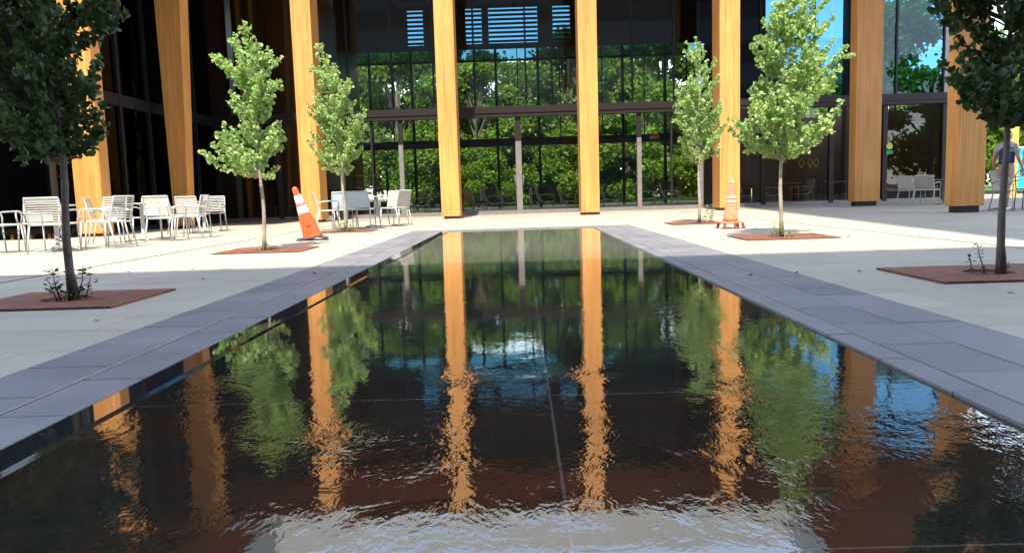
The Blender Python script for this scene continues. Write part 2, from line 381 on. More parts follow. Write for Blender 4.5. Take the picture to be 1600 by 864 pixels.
# ------------------------------------------------------------------ the timber pavilion
B = thing('pavilion', 'glass and timber pavilion with tall orange columns beyond the reflecting pool', 'building', (0, 25, 0))
def bp(mb, name, mat, parent=None, **k):
    o = mb.build(name, mat, parent or B, **k)
    if parent is None: o.location = (0, -25, 0)
    return o
ZS, ZR = 9.07, 10.4
r = MB()
for x0, x1, y0, y1 in ((-14, 15.2, 22.95, 36), (-14, -8.0, 16.9, 22.95), (8.0, 15.2, 16.9, 22.95)): r.box(x0, x1, y0, y1, ZS + .03, ZR)
roof = bp(r, 'roof', MT['fascia'])
r = MB()
for x0, x1, y0, y1 in ((-13.9, 15.1, 23.02, 26.4), (-13.9, -8.07, 16.97, 23.02), (8.07, 15.1, 16.97, 23.02)): r.box(x0, x1, y0, y1, ZS, ZS + .028)
bp(r, 'soffit', MT['soffit'])
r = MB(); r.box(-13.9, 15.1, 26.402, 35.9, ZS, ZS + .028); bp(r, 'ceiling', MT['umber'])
r = MB(); r.box(-14, 14.9, 26.2, 35.4, .002, .05); bp(r, 'floor', MT['floor'])
r = MB(); r.box(-14, 14.9, 26.18, 26.2, .0, .052); bp(r, 'plinth', MT['alu'])
# columns: base x, y, width, depth, top dx, top width, top depth
cols = [(-6.32, 23.75, .57, .9, 0, .60, .9), (-2.07, 23.4, .55, .9, 0, .57, .9), (2.08, 23.2, .54, .9, 0, .55, .9), (6.32, 23.75, .60, .9, 0, .60, .9),
        (10.42, 23.5, .76, .45, 0, .78, .45), (9.58, 16.75, .60, .45, 0, .62, .46),
        (-9.55, 21.8, .42, .42, .12, .84, .6), (-9.85, 17.75, .62, .40, .0, .70, .45)]
for i, (x, y, w0, d0, dx, w1, d1) in enumerate(cols):
    bz = .14 if i in (4, 5) else .075
    c = MB(); c.frustum((x, y, bz), w0, d0, (x + dx, y, ZS - .002), w1, d1)
    dm = {4: 'orange column standing in shade on a black foot', 5: 'nearest right column in shade with a black foot', 6: 'tapered column half in shade'}
    co = bp(c, 'column', MT['col'], bevel=.012)
    if i in dm: co['label'] = dm[i]
    bs = MB(); bs.box(x - w0 / 2 + .07, x + w0 / 2 - .07, y - d0 / 2 + .06, y + d0 / 2 - .06, .0, bz - .001)
    q = bs.build('column_base', MT['black'] if i in (4, 5) else MT['maroon'], co)
# front wall
GY = 26.5
posts = [-10.3, -8.2, -6.05, -4.0, 0, 4.1, 6.2, 8.3, 10.6, 12.4, 14.5]
for x in posts:
    jam = x in (-6.05, -4.0, 0, 4.1, 6.2); hw = .1 if x in (0, ) else .075
    if x == 14.5: hw = .18
    p = MB(); p.box(x - hw, x + hw, GY - .09, GY + .09, .05, 2.45); bp(p, 'door_post' if jam else 'post', MT['alu'] if jam else MT['bronze'])
    p = MB(); p.box(x - hw, x + hw, GY - .085, GY + .085, 2.452, 3.26); bp(p, 'post', MT['bronze'])
p = MB(); p.box(-10.3, 14.68, GY - .16, GY + .12, 3.27, 3.62); p.box(-10.3, 14.68, GY - .19, GY - .16, 3.40, 3.48); bp(p, 'transom', MT['bronze'])
p = MB(); p.box(-10.3, 14.68, GY - .07, GY + .07, .052, .13); bp(p, 'sill', MT['alu'])
p = MB(); p.box(14.32, 14.68, GY - .1, GY + .1, 3.622, ZS - .003); bp(p, 'corner_post', MT['alu'])
ups = [-8.7, -7.35, -5.7, -4.2, -2.8, -1.42, .32, 1.2, 2.62, 3.9, 5.3, 6.6, 8.2, 10.0, 11.2, 12.75]
for x in ups:
    p = MB(); p.box(x - .03, x + .03, GY - .05, GY + .05, 3.622, ZS - .003); bp(p, 'mullion', MT['black'])
def pane(x0, x1, z0, z1, y, mat='glass'):
    p = MB(); p.box(x0, x1, y - .006, y + .006, z0, z1); return bp(p, 'glass_pane', MT[mat])
for a, b_ in zip(posts[:-1], posts[1:]):
    pane(a + .11, b_ - .11, .14, 3.265, GY); pane(a + .003, b_ - .003, 3.625, ZS - .004, GY + .02, 'glassblue' if a > 6 else 'glass')
for x in (-2.07, 2.08, -5.0, 5.2):
    p = MB(); p.box(x - .03, x + .03, GY - .035, GY + .035, .14, 3.26); bp(p, 'door_stile', MT['bronze'])
# door handles on the middle post pair
for x in (-.14, .14):
    p = MB(); p.tube([(x, GY - .10, .95), (x, GY - .14, .98), (x, GY - .14, 1.28), (x, GY - .10, 1.31)], .014); bp(p, 'door_handle', MT['alu'], smooth=True)
# lobby inner frames and back wall
BY = 34.5
p = MB(); p.box(-7.0, 9.3, BY - .1, BY + .1, 7.02, ZS - .003)
ops = [(-4.7, -4.0), (-2.15, -1.45), (-1.15, .98), (1.65, 2.4)]
edges = [-7.0] + [v for o in ops for v in o] + [9.3]
p = MB(); p.box(-7.0, 9.3, BY - .1, BY + .1, 7.0, 7.22); p.box(-7.0, 9.3, BY - .1, BY + .1, 8.75, ZS - .003)
for k in range(0, len(edges), 2): p.box(edges[k], edges[k + 1], BY - .098, BY + .098, 7.221, 8.749)
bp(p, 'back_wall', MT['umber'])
for a, b_ in ops:
    lv = MB()
    for k in range(8): lv.box(a + .01, b_ - .01, BY - .08, BY + .05, 7.28 + k * .185, 7.36 + k * .185)
    bp(lv, 'louvre', MT['bronze'])
p = MB(); p.box(-7.0, 9.3, BY - .07, BY + .07, 6.46, 6.54); bp(p, 'back_transom', MT['black'])
p = MB(); p.box(-7.0, 9.3, BY - .12, BY + .12, 2.78, 3.12); bp(p, 'back_transom', MT['black'])
x = -6.45
while x < 9.2:
    p = MB(); p.box(x - .055, x + .055, BY - .09, BY + .09, .05, 6.999); bp(p, 'back_mullion', MT['black']); x += 1.85
x = -5.5
while x < 9.2:
    p = MB(); p.box(x - .022, x + .022, BY - .05, BY + .05, 3.13, 6.999); bp(p, 'back_mullion', MT['black']); x += 1.85
x = 10.6
while x < 15:
    p = MB(); p.box(x - .055, x + .055, BY - .09, BY + .09, .05, ZS - .003); bp(p, 'back_mullion', MT['black']); x += 1.95
p = MB(); p.box(-7.0, 14.6, BY + .02, BY + .03, .06, 6.99); bp(p, 'back_glass', MT['glass'])
p = MB(); p.box(-7.0, 9.3, BY + .15, BY + .16, 6.5, ZS - .005); bp(p, 'back_glass', MT['glassblue'])
p = MB(); p.box(9.4, 14.6, BY - .1, BY + .1, 3.3, 3.6); bp(p, 'back_transom', MT['black'])
# timber walls inside
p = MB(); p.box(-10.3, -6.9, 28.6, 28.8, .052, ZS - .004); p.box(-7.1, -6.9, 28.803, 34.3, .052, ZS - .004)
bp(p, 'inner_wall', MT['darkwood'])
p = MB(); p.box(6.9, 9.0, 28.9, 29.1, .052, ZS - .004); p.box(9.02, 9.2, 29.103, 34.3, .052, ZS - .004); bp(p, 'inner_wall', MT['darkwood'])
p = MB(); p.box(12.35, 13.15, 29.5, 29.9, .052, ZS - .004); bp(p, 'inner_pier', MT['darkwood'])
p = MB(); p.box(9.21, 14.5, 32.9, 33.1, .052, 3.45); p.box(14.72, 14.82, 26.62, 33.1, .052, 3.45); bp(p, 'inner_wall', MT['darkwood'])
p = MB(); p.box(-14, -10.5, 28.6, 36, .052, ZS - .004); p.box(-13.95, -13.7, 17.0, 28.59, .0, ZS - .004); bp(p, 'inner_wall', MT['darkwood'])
for x in (-9.45, -9.0, -7.6):
    p = MB(); p.box(x - .07, x + .07, 26.9, 27.1, .052, ZS - .004); bp(p, 'timber_fin', MT['col'])
# ceiling beams running front to back
for x in (-6.6, -4.9, -2.9, -.05, 3.0, 4.9, 6.7):
    p = MB(); p.box(x - .06, x + .06, 26.7, 34.3, 8.72, ZS - .003); bp(p, 'ceiling_beam', MT['darkwood'] if x != -.05 else MT['black'])
for x in (-3.6, 3.6, -1.4, 1.5):
    for k in range(5):
        p = MB(); p.lathe([(.05, 8.80), (.06, 8.86), (.06, ZS - .003)], 10, Matrix.Translation((x, 27.5 + k * 1.5, 0))); bp(p, 'spotlight', MT['alu'])
# left wing glass wall
WX = -10.35
y = 17.05
while y < 26.4:
    p = MB(); p.box(WX - .08, WX + .08, y - .05, y + .05, .0, ZS - .003); bp(p, 'wing_post', MT['black']); y += 1.56
p = MB(); p.box(WX - .07, WX + .07, 17.1, 26.3, 3.25, 3.55); p.box(WX - .07, WX + .07, 17.1, 26.3, 0.0, .12); bp(p, 'wing_transom', MT['black'])
p = MB(); p.box(WX - .005, WX + .005, 17.1, 26.3, .121, ZS - .005); bp(p, 'wing_glass', MT['glassdark'])
p = MB(); p.box(-14, WX - .01, 17.0, 17.02, .12, ZS - .005); bp(p, 'wing_glass', MT['glassdark'])
for k in range(9):
    x = -13.9 + k * .42
    p = MB(); p.box(x - .035, x + .035, 17.06, 17.2, .0, ZS - .004); bp(p, 'timber_fin', MT['darkwood'])
# exit sign inside
s = MB(); s.box(-.19, .19, -.02, .02, 0, .17); sg = s.build('exit_sign', MT['signred'], B); sg.location = (5.05, 3.9, 2.52)
tx = bpy.data.curves.new('lettering', 'FONT'); tx.body = 'EXIT'; tx.size = .14; tx.extrude = .002; tx.align_x = 'CENTER'
to = bpy.data.objects.new('lettering', tx); COL.objects.link(to); to.parent = sg; to.location = (0, -.024, .035); to.rotation_euler = (R(90), 0, 0); tx.materials.append(MT['cream'])
me_ = bpy.data.meshes.new_from_object(to.evaluated_get(bpy.context.evaluated_depsgraph_get())); bpy.data.objects.remove(to)
to = bpy.data.objects.new('lettering', me_); COL.objects.link(to); to.parent = sg; to.location = (0, -.024, .035); to.rotation_euler = (R(90), 0, 0)
# door stickers at the right
s = MB(); s.box(-.11, .11, 0, .004, -.28, -.16); k = s.build('door_sticker', MT['green'], B); k.location = (12.52, 1.36, 1.92)
s = MB(); s.lathe([(.11, 0), (.11, .004)], 20, Matrix.Rotation(R(90), 4, 'X')); k = s.build('door_sticker', MT['lemon'], B); k.location = (12.52, 1.36, 1.90)

# ------------------------------------------------------------------ buildings behind the camera (they shade the near plaza)
def tower(x0, x1, y0, y1, h, label):
    T = thing('office_block', label, 'building', ((x0 + x1) / 2, (y0 + y1) / 2, 0)); ox, oy = (x0 + x1) / 2, (y0 + y1) / 2
    b_ = MB(); b_.box(x0 - ox, x1 - ox, y0 - oy, y1 - oy, 0, h); b_.build('wall', MT['conc'], T)
    n = int((h - 2) / 3.4)
    for i in range(n):
        z = 1.4 + i * 3.4; wv = MB(); wv.box(x0 - ox + .8, x1 - ox - .8, y1 - oy, y1 - oy + .04, z, z + 1.9); wv.build('window_band', MT['winblue'], T)
SH = math.tan(R(SUN_EL))
tower(-45, 3.9, -26, -7.6, (8.0 + 7.6) / math.cos(R(SUN_AZ)) * SH, 'lower grey office block behind the viewpoint')
tower(3.92, 26, -30, -7.6, 55, 'tall grey office block behind the viewpoint at right')

# ------------------------------------------------------------------ trees
def ip(tab, z):
    if z <= tab[0][0]: return tab[0][1:]
    for a, b_ in zip(tab[:-1], tab[1:]):
        if z <= b_[0]:
            t_ = (z - a[0]) / (b_[0] - a[0]); return tuple(a[k] + (b_[k] - a[k]) * t_ for k in range(1, len(a)))
    return tab[-1][1:]
def leaf(mb, p, d, s, L_, W_):
    n = d.cross(s) * (L_ * random.uniform(.05, .22))
    a = p + d * L_ * .35
    mb.add([p, a + d * L_ * .30 - s * W_ * .5 + n, a + d * L_ * .62 - s * W_ * .22, a + d * L_ * .62 + s * W_ * .22, a + d * L_ * .30 + s * W_ * .5 + n],
           [(0, 1, 2, 3, 4)])
def rvec():
    while True:
        v = Vector((random.uniform(-1, 1), random.uniform(-1, 1), random.uniform(-1, 1)))
        if .05 < v.length < 1: return v.normalized()
def ginkgo(label, x, y, tab, seed, nb=80, lmat='leaf', tmat='bark', lean=0, L_=.054, gap=.036, group=None, tr=.028, per=4, deep=.8):
    random.seed(seed)
    T = thing('ginkgo_tree', label, 'tree', (x, y, 0), 0, group)
    z0, z1 = tab[0][0], tab[-1][0]
    def axis(z): 
        t_ = max(0, z - z0) / (z1 - z0); return Vector((lean * t_ * t_ + .012 * math.sin(z * 5 + seed), .012 * math.cos(z * 4 + seed), z))
    tk = MB(); pts = []; rs = []
    n = 16
    for i in range(n + 1):
        z = (z1 - .08) * i / n; pts.append(axis(z)); rs.append(max(.004, (tr * (1 - .35 * min(1, z / z0)) if z < z0 else tr * .65 * (1 - (z - z0) / (z1 - z0)))) + (.012 if i == 0 else 0) + random.uniform(-.001, .0015))
    tk.tube(pts, rs, 10)
    for _ in range(7):
        z = random.uniform(.15, z0 - .1); a = random.uniform(0, 6.28); q = axis(z) + Vector((math.cos(a), math.sin(a), 0)) * tr * .8
        tk.tube([q - Vector((math.cos(a), math.sin(a), 0)) * .01, q + Vector((math.cos(a), math.sin(a), .3)) * .015], [.010, .004], 6)
    cr = MB()
    def spray(path, t0):
        ln = sum((path[i + 1] - path[i]).length for i in range(len(path) - 1)); k = max(2, int(ln / gap))
        for j in range(k + 1):
            t_ = t0 + (1 - t0) * j / k; u = t_ * (len(path) - 1); i = min(int(u), len(path) - 2); p = path[i].lerp(path[i + 1], u - i)
            bd = (path[i + 1] - path[i]).normalized()
            for _ in range(per if j < k else per + 3):
                if random.random() < .22: continue
                d = (rvec() + bd * .35 + Vector((0, 0, .15))).normalized(); s_ = d.cross(rvec())
                if s_.length < .1: continue
                s_.normalize(); f = random.uniform(.65, 1.15)
                leaf(cr, p + rvec() * .012, d, s_, L_ * f, L_ * 1.15 * f)
    zs = []
    for i in range(nb):
        while True:
            zt = random.uniform(z0 + .05, z1); l, rr = ip(tab, zt)
            if random.random() < .25 + (l + rr) * .75: break
        az = i * 2.39996 + random.uniform(-.3, .3); cx = math.cos(az)
        wt = (cx + 1) / 2; rad = (l * (1 - wt) + rr * wt); rad = max(.06, rad) * random.choice((random.uniform(.4, .85), random.uniform(.85, 1.22)))
        rad *= 1 - (1 - deep) * abs(math.sin(az))
        zst = max(z0 - .03, zt - rad * random.uniform(.55, 1.0)); st = axis(zst); c = axis(zt)
        tip = Vector((c.x + math.cos(az) * rad, c.y + math.sin(az) * rad, zt))
        mid = st.lerp(tip, .5) + Vector((math.cos(az), math.sin(az), 0)) * rad * .12 - Vector((0, 0, .04))
        path = [st, st.lerp(mid, .5) + rvec() * .01, mid, mid.lerp(tip, .5) + Vector((0, 0, -.01)) + rvec() * .012, tip]
        tk.tube(path, [.008, .007, .0055, .004, .002], 5, False)
        spray(path, .22)
        for _ in range(int(rad * 5)):
            u = random.uniform(.35, .85); q = st.lerp(tip, u); e = q + (rvec() + (tip - st).normalized() * .8 + Vector((0, 0, .3))).normalized() * random.uniform(.08, .2) * (rad / .6 + .3)
            tk.tube([q, e], [.004, .0015], 4, False); spray([q, q.lerp(e, .5), e], .1)
    # leader
    spray([axis(z0 + (z1 - z0) * k / 6) for k in range(3, 7)], 0)
    tk.build('trunk', MT[tmat], T, smooth=True); cr.build('crown', MT[lmat], T)
    return T
GR = 'young ginkgo trees along the pool'
ginkgo('sunlit young ginkgo with pale trunk between white chairs and tilted orange cone', -3.60, 10.75,
       [(1.05, .08, .1), (1.18, .40, .30), (1.33, .72, .46), (1.47, .74, .50), (1.6, .58, .44), (1.75, .40, .36), (1.9, .42, .24), (2.15, .55, .30), (2.33, .72, .32), (2.5, .55, .28), (2.6, .45, .42), (2.75, .62, .46), (2.86, .30, .12), (3.12, .05, .04)], 11, 96, lean=-.10, group=GR)
ginkgo('sunlit ginkgo in front of the patio table, left of the pool far end', -3.70, 16.2,
       [(1.25, .1, .2), (1.42, .42, .52), (1.7, .55, .62), (2.0, .60, .66), (2.4, .56, .74), (2.7, .50, .62), (3.1, .40, .36), (3.5, .36, .16), (3.85, .08, .05)], 12, 110, lean=-.32, group=GR, tr=.035)
ginkgo('smallest ginkgo, sunlit, right of the pool far end before the dark glass', 3.52, 15.2,
       [(1.2, .1, .15), (1.4, .42, .34), (1.7, .52, .44), (2.15, .60, .46), (2.5, .40, .46), (2.8, .34, .50), (3.0, .16, .42), (3.2, .36, .42), (3.55, .16, .06)], 13, 87, lean=-.05, group=GR)
ginkgo('tall sunlit ginkgo beside the faded orange cone on the right', 3.52, 10.45,
       [(1.06, .1, .15), (1.25, .34, .45), (1.42, .55, .78), (1.56, .58, .98), (1.7, .60, .86), (1.83, .60, .72), (2.0, .50, .60), (2.18, .36, .60), (2.42, .44, .66), (2.6, .42, .76), (2.8, .34, .70), (3.0, .24, .62), (3.3, .14, .52), (3.7, .05, .15)], 14, 128, lean=.14, group=GR)
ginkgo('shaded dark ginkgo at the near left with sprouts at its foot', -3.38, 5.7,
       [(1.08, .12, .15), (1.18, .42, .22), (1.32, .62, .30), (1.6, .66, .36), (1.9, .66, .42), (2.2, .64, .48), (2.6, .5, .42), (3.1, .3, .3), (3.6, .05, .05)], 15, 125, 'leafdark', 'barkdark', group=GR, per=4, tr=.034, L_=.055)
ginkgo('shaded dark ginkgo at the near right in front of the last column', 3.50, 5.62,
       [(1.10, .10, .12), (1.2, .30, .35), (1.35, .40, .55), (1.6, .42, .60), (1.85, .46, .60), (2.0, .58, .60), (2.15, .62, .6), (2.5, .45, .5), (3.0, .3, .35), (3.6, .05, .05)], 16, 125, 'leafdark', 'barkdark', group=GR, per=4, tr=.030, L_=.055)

# tree grates with a round opening and soil
def grate(x, y, label):
    T = thing('tree_grate', label, 'tree grate', (x, y, 0), 0, 'rusty steel tree grates')
    n = 40; hx, hy, rr = .60, .50, .17; z = .016
    mb = MB(); ins = []; outs = []
    for k in range(n):
        a = 2 * math.pi * k / n; c, s_ = math.cos(a), math.sin(a); ins.append((rr * c, rr * s_))
        f = min(hx / abs(c) if abs(c) > 1e-6 else 9, hy / abs(s_) if abs(s_) > 1e-6 else 9); outs.append((c * f, s_ * f))
    # snap the four corners
    for sx in (-1, 1):
        for sy in (-1, 1):
            k = min(range(n), key=lambda q: (outs[q][0] - sx * hx) ** 2 + (outs[q][1] - sy * hy) ** 2); outs[k] = (sx * hx, sy * hy)
    vs = [(a, b_, z) for a, b_ in ins] + [(a, b_, z) for a, b_ in outs] + [(a, b_, .002) for a, b_ in ins] + [(a, b_, .002) for a, b_ in outs]
    fs = []
    for k in range(n):
        k2 = (k + 1) % n; fs += [(k, n + k, n + k2, k2), (2 * n + k, k, k2, 2 * n + k2), (n + k, 3 * n + k, 3 * n + k2, n + k2)]
    mb.add(vs, fs); mb.build('plate', MT['corten'], T)
    s_ = MB(); s_.lathe([(.168, .001), (.165, .004), (.08, .006)], 24); s_.build('soil', MT['soil'], T)
grate(-3.42, 5.68, 'rusty square grate round the shaded near left ginkgo'); grate(3.46, 5.70, 'rusty square grate round the shaded near right ginkgo')
grate(-3.58, 10.78, 'rusty grate round the sunlit ginkgo left of the tilted cone'); grate(3.52, 10.42, 'rusty grate round the tall sunlit ginkgo at right')
grate(-3.70, 16.25, 'rusty grate behind the tilted cone by the patio chairs'); grate(3.52, 15.25, 'rusty grate at the right far end of the pool')

def sprouts(x, y, label, stems, mat, h=.3, seed=0, LL=.07):
    random.seed(seed); T = thing('leafy_sprout', label, 'plant', (x, y, 0), 0)
    st = MB(); lf = MB()
    for (sx, sy, lx, hh) in stems:
        p0 = Vector((sx, sy, .0)); p1 = Vector((sx + lx, sy + random.uniform(-.05, .05), hh)); pm = p0.lerp(p1, .5) + Vector((lx * .2, 0, .02))
        st.tube([p0, pm, p1], [.006, .004, .002], 5)
        for k in range(int(hh / .028)):
            u = (k + 1.5) / (hh / .028 + 1); p = (p0.lerp(pm, u * 2) if u < .5 else pm.lerp(p1, u * 2 - 1)); a = k * 2.4 + random.random()
            for q in range(2):
                d = Vector((math.cos(a + q * 3), math.sin(a + q * 3), random.uniform(-.1, .5))).normalized(); s_ = d.cross(Vector((0, 0, 1))).normalized()
                leaf(lf, p, d, s_, LL * random.uniform(.7, 1.2), LL * .7 * random.uniform(.8, 1.1))
    st.build('stem', MT['bark'] if mat == 'sprout' else MT['barkdark'], T); lf.build('leaves', MT[mat], T)
sprouts(-3.38, 5.66, 'dark leafy sprouts at the foot of the shaded near left ginkgo', [(-.06, -.03, -.05, .26), (.05, .0, .09, .27), (-.03, -.06, -.03, .12), (.05, -.05, .04, .10), (-.1, 0, -.04, .15), (.1, .02, .04, .2), (0, -.08, .01, .09)], 'leafdark', seed=5, LL=.062)
sprouts(3.42, 5.64, 'small dark sprout left of the shaded near right trunk', [(-.11, 0, -.02, .15), (-.06, -.03, .02, .08), (-.02, 0, -.05, .24), (.09, -.02, .06, .10)], 'leafdark', seed=6, LL=.04)
sprouts(-3.62, 10.68, 'thin pale sprout at the foot of the sunlit left ginkgo', [(.02, 0, .01, .22), (-.03, 0, -.02, .10), (.05, 0, .04, .09)], 'sprout', seed=7, LL=.045)
sprouts(-3.70, 16.05, 'bushy yellow green sprout by the patio ginkgo', [(.0, -.05, .02, .2), (-.1, -.02, -.1, .17), (.1, 0, .1, .15), (.05, -.08, .05, .12), (-.04, -.08, -.06, .14), (.14, 0, .14, .08)], 'sprout', seed=8, LL=.085)
sprouts(3.62, 15.05, 'upright yellow green sprout at the right far ginkgo', [(.0, 0, .02, .36), (.08, 0, .05, .24), (-.03, 0, -.03, .14), (.05, 0, .09, .3)], 'sprout', seed=9, LL=.06)
sprouts(3.48, 10.28, 'yellow green sprout at the foot of the tall right ginkgo', [(-.05, 0, -.06, .24), (-.02, 0, -.04, .14), (.03, 0, .05, .10), (-.1, 0, -.06, .1), (.08, 0, .08, .07)], 'sprout', seed=10, LL=.055)

random.seed(21); fl = MB()
for k in range(45):
    cx, cy = random.choice(((-3.4, 5.7), (3.5, 5.6), (-3.6, 10.8), (3.5, 10.5), (0, 9), (3, 7), (-3, 8))); p = Vector((cx + random.gauss(0, .9), cy + random.gauss(0, .9), .006))
    if abs(p.x) < 1.6: continue
    d = Vector((random.uniform(-1, 1), random.uniform(-1, 1), random.uniform(0, .15))).normalized(); s_ = d.cross(Vector((0, 0, 1))).normalized(); leaf(fl, p, d, s_, .035, .04)
fl = fl.build('fallen_leaves', MT['soil']); fl['kind'] = 'stuff'; tag(fl, 'few dry leaves scattered over the paving near the trees', 'leaf litter')
# woodland trees beyond the pavilion
def bigtree(name, label, loc, h, rad, seed, mat, nl=13000, base=.22, sz=.24):
    random.seed(seed); T = thing(name, label, 'tree', loc, 0, 'woodland trees beyond the pavilion')
    tk = MB(); tk.tube([(0, 0, -.1), (.1, .05, h * .25), (-.1, .1, h * .5), (.05, 0, h * .85)], [.24, .17, .12, .03], 10)
    lobes = []
    for i in range(26):
        a = i * 2.4; z = h * (base + (1 - base) * random.random() * .92); f = math.sin(min(1, max(.12, (z / h - base) / (1 - base))) ** .7 * math.pi) * .75 + .3
        r_ = rad * f * random.uniform(.45, .95); c = Vector((math.cos(a) * r_, math.sin(a) * r_, z)); lobes.append((c, random.uniform(.5, 1.05) * rad * .38))
        tk.tube([(0, 0, z * .62), c * .55 + Vector((0, 0, z * .38)), c], [.07, .045, .012], 5, False)
    lobes.append((Vector((0, 0, h * .93)), rad * .3))
    cr = MB()
    for i in range(nl):
        c, r_ = random.choice(lobes); v = rvec(); p = c + Vector((v.x, v.y, v.z * .75)) * r_ * random.uniform(.45, 1.12)
        d = (rvec() + Vector((0, -.1, -.3))).normalized(); s_ = d.cross(rvec())
        if s_.length < .1: continue
        s_.normalize(); f = random.uniform(.6, 1.4); leaf(cr, p, d, s_, sz * f, sz * .8 * f)
    tk.build('trunk', MT['barkdark'], T, smooth=True); cr.build('crown', MT[mat], T); return T
A1 = bigtree('broadleaf_tree', 'broad bright green tree seen through the left of the middle bay', (-2.6, 50, -.02), 9.2, 3.2, 31, 'leafbg', base=.10)
A2 = bigtree('broadleaf_tree', 'deep green tree with open crown seen through the right middle bay', (3.2, 48, -.02), 10.6, 3.3, 32, 'leafbg2', base=.12)
A3 = bigtree('broadleaf_tree', 'low bushy tree seen behind the lobby doors', (-.2, 46.5, -.02), 5.6, 2.6, 33, 'leafbg', 9000, base=.06)
plc = [(A1, -7.5, 49, .2, 1.08, 'tree seen through the bay behind the left patio table'), (A1, 8.2, 51, 2.0, 1.25, 'tree seen beyond the small right ginkgo'), (A2, -5.4, 55, 1.1, 1.1, 'tree standing further back behind the left bay'),
       (A2, .6, 57, 3.0, .98, 'tree standing further back behind the middle bay'), (A1, 5.6, 56, 4.0, 1.2, 'tree standing further back behind the right bay'), (A3, -5.2, 45.5, 1.0, .95, 'low bush behind the left bay'),
       (A3, 3.0, 44.8, 2.2, .8, 'low bush behind the right middle bay'), (A3, 6.4, 46, 4.2, 1.0, 'low bush behind the exit sign bay'), (A2, -11.5, 52, 5.1, 1.1, 'tree behind the dark left wing'),
       (A2, 14.5, 50, .6, 1.02, 'tree seen through the right upper window'), (A1, 22.5, 47, 1.6, 1.22, 'tree seen through the right corner window'), (A1, 24.0, 41, 1.2, .9, 'tree beside the right column edge'),
       (A2, 29.5, 43, 2.6, 1.0, 'tree above the teal banner'), (A3, 24.5, 36.5, .6, 1.1, 'bush behind the teal banner'), (A3, 19.5, 45, 2.6, 1.0, 'bush seen low through the right corner glass'),
       (A1, 36.0, 40, 2.2, 1.0, 'tree right of the teal banner'), (A2, -17, 46, .9, 1.0, 'tree at the far left behind the wing'), (A1, 10.8, 46, 5.2, .62, 'short tree seen through the right doors'), (A3, -1.9, 44.2, 3.3, .62, 'smallest bush behind the lobby doors'),
       (A2, 10.8, 58, 2.2, 1.25, 'tall tree filling the gap above the exit sign bay'), (A2, -2.8, 61, .4, 1.12, 'rear tree seen left of the middle louvred opening'),
       (A1, 31, -6, .3, 1.1, 'tree behind the viewpoint, first past the tall block'), (A2, 37, -12, 1.3, 1.2, 'tree behind the viewpoint, second past the tall block'), (A1, 43, -4, 2.3, 1.1, 'tree behind the viewpoint, third past the tall block'), (A2, 49, -10, 3.1, 1.1, 'tree behind the viewpoint, fourth past the tall block')]
for src, x, y, rz, sc, lb in plc: copy_tree(src, (x, y, -.02), rz, lb, scale=sc)

random.seed(77)
wd = MB()
lob = []
for k in range(340):
    a = random.uniform(-1, 1); x = a * 95; y = 66 + abs(x) * -.12 + random.uniform(-4, 12); z = random.uniform(.8, 12.2) * random.uniform(.7, 1); lob.append((Vector((x, y, z)), random.uniform(1.2, 2.4)))
for k in range(100000):
    c, r_ = random.choice(lob); v = rvec(); p = c + Vector((v.x * 1.3, v.y, v.z * .8)) * r_ * random.uniform(.5, 1.1); p.z = max(.05, p.z)
    d = rvec(); s_ = d.cross(rvec())
    if s_.length < .1: continue
    s_.normalize(); f = random.uniform(.7, 1.4); leaf(wd, p, d, s_, .42 * f, .36 * f)
wd = wd.build('distant_woodland', MT['leafbg']); wd['kind'] = 'stuff'
tag(wd, 'dense green woodland edge far behind the pavilion', 'woodland')
# ------------------------------------------------------------------ patio furniture
def chair(label, kind, loc, rz, group='white patio armchairs'):
    # faces local -y; seat centre at the origin
    T = thing('patio_chair', label, 'chair', loc, rz, group)
    W = .26; fr = MT['white']
    for sx in (-1, 1):
        for front in (1, 0):
            l = MB()
            if front: l.tube([(sx * (W + .015), -.25, 0), (sx * W, -.215, .44)], [.011, .015], 8)
            else: l.tube([(sx * (W + .01), .30, 0), (sx * W, .20, .44)], [.011, .016], 8)
            l.build('leg', fr, T, smooth=True)
        a = MB(); a.tube([(sx * W, -.215, .43), (sx * (W + .015), -.235, .56), (sx * (W + .02), -.215, .63), (sx * (W + .02), -.16, .655), (sx * (W + .02), .06, .65), (sx * W, .255, .60)], .013, 8)
        a.build('armrest', fr, T, smooth=True)
    st = MB()
    st.tube([(-W, -.22, .445), (W, -.22, .445)], .014, 8); st.tube([(-W, .20, .435), (W, .20, .435)], .014, 8)
    for sx in (-1, 1): st.tube([(sx * W, -.22, .445), (sx * W, .20, .435)], .014, 8)
    if kind == 'slat':
        for k in range(9): y = -.185 + k * .045; st.box(-W, W, y, y + .026, .441, .451)
    else: st.box(-W, W, -.21, .19, .440, .451)
    st.build('seat', fr, T)
    bk = MB()
    M = Matrix.Translation((0, .215, .45)) @ Matrix.Rotation(R(-13), 4, 'X')
    def tp(p): return M @ Vector(p)
    for sx in (-1, 1): bk.tube([tp((sx * W, 0, -.03)), tp((sx * W, 0, .2)), tp((sx * (W - .01), .0, .40))], .014, 8)
    bk.tube([tp((-W + .01, 0, .405)), tp((W - .01, 0, .405))], .016, 8)
    if kind == 'slat':
        for k in range(9): z = .035 + k * .040; bk.box(-W, W, -.004, .004, z, z + .019, M)
        bk.build('backrest', fr, T)
    elif kind == 'solid':
        bk.box(-W, W, -.006, .006, .03, .40, M); bk.build('backrest', fr, T)
    elif kind == 'poster':
        bk.build('backrest_frame', fr, T); q = MB(); q.box(-W + .01, W - .01, -.006, .006, .03, .395, M); q.build('backrest', MT['posterblue'], T)
    else:
        bk.build('backrest_frame', fr, T); q = MB(); q.box(-W + .01, W - .01, -.005, .005, .02, .395, M); q.build('backrest', MT['taupe'], T)
    return T
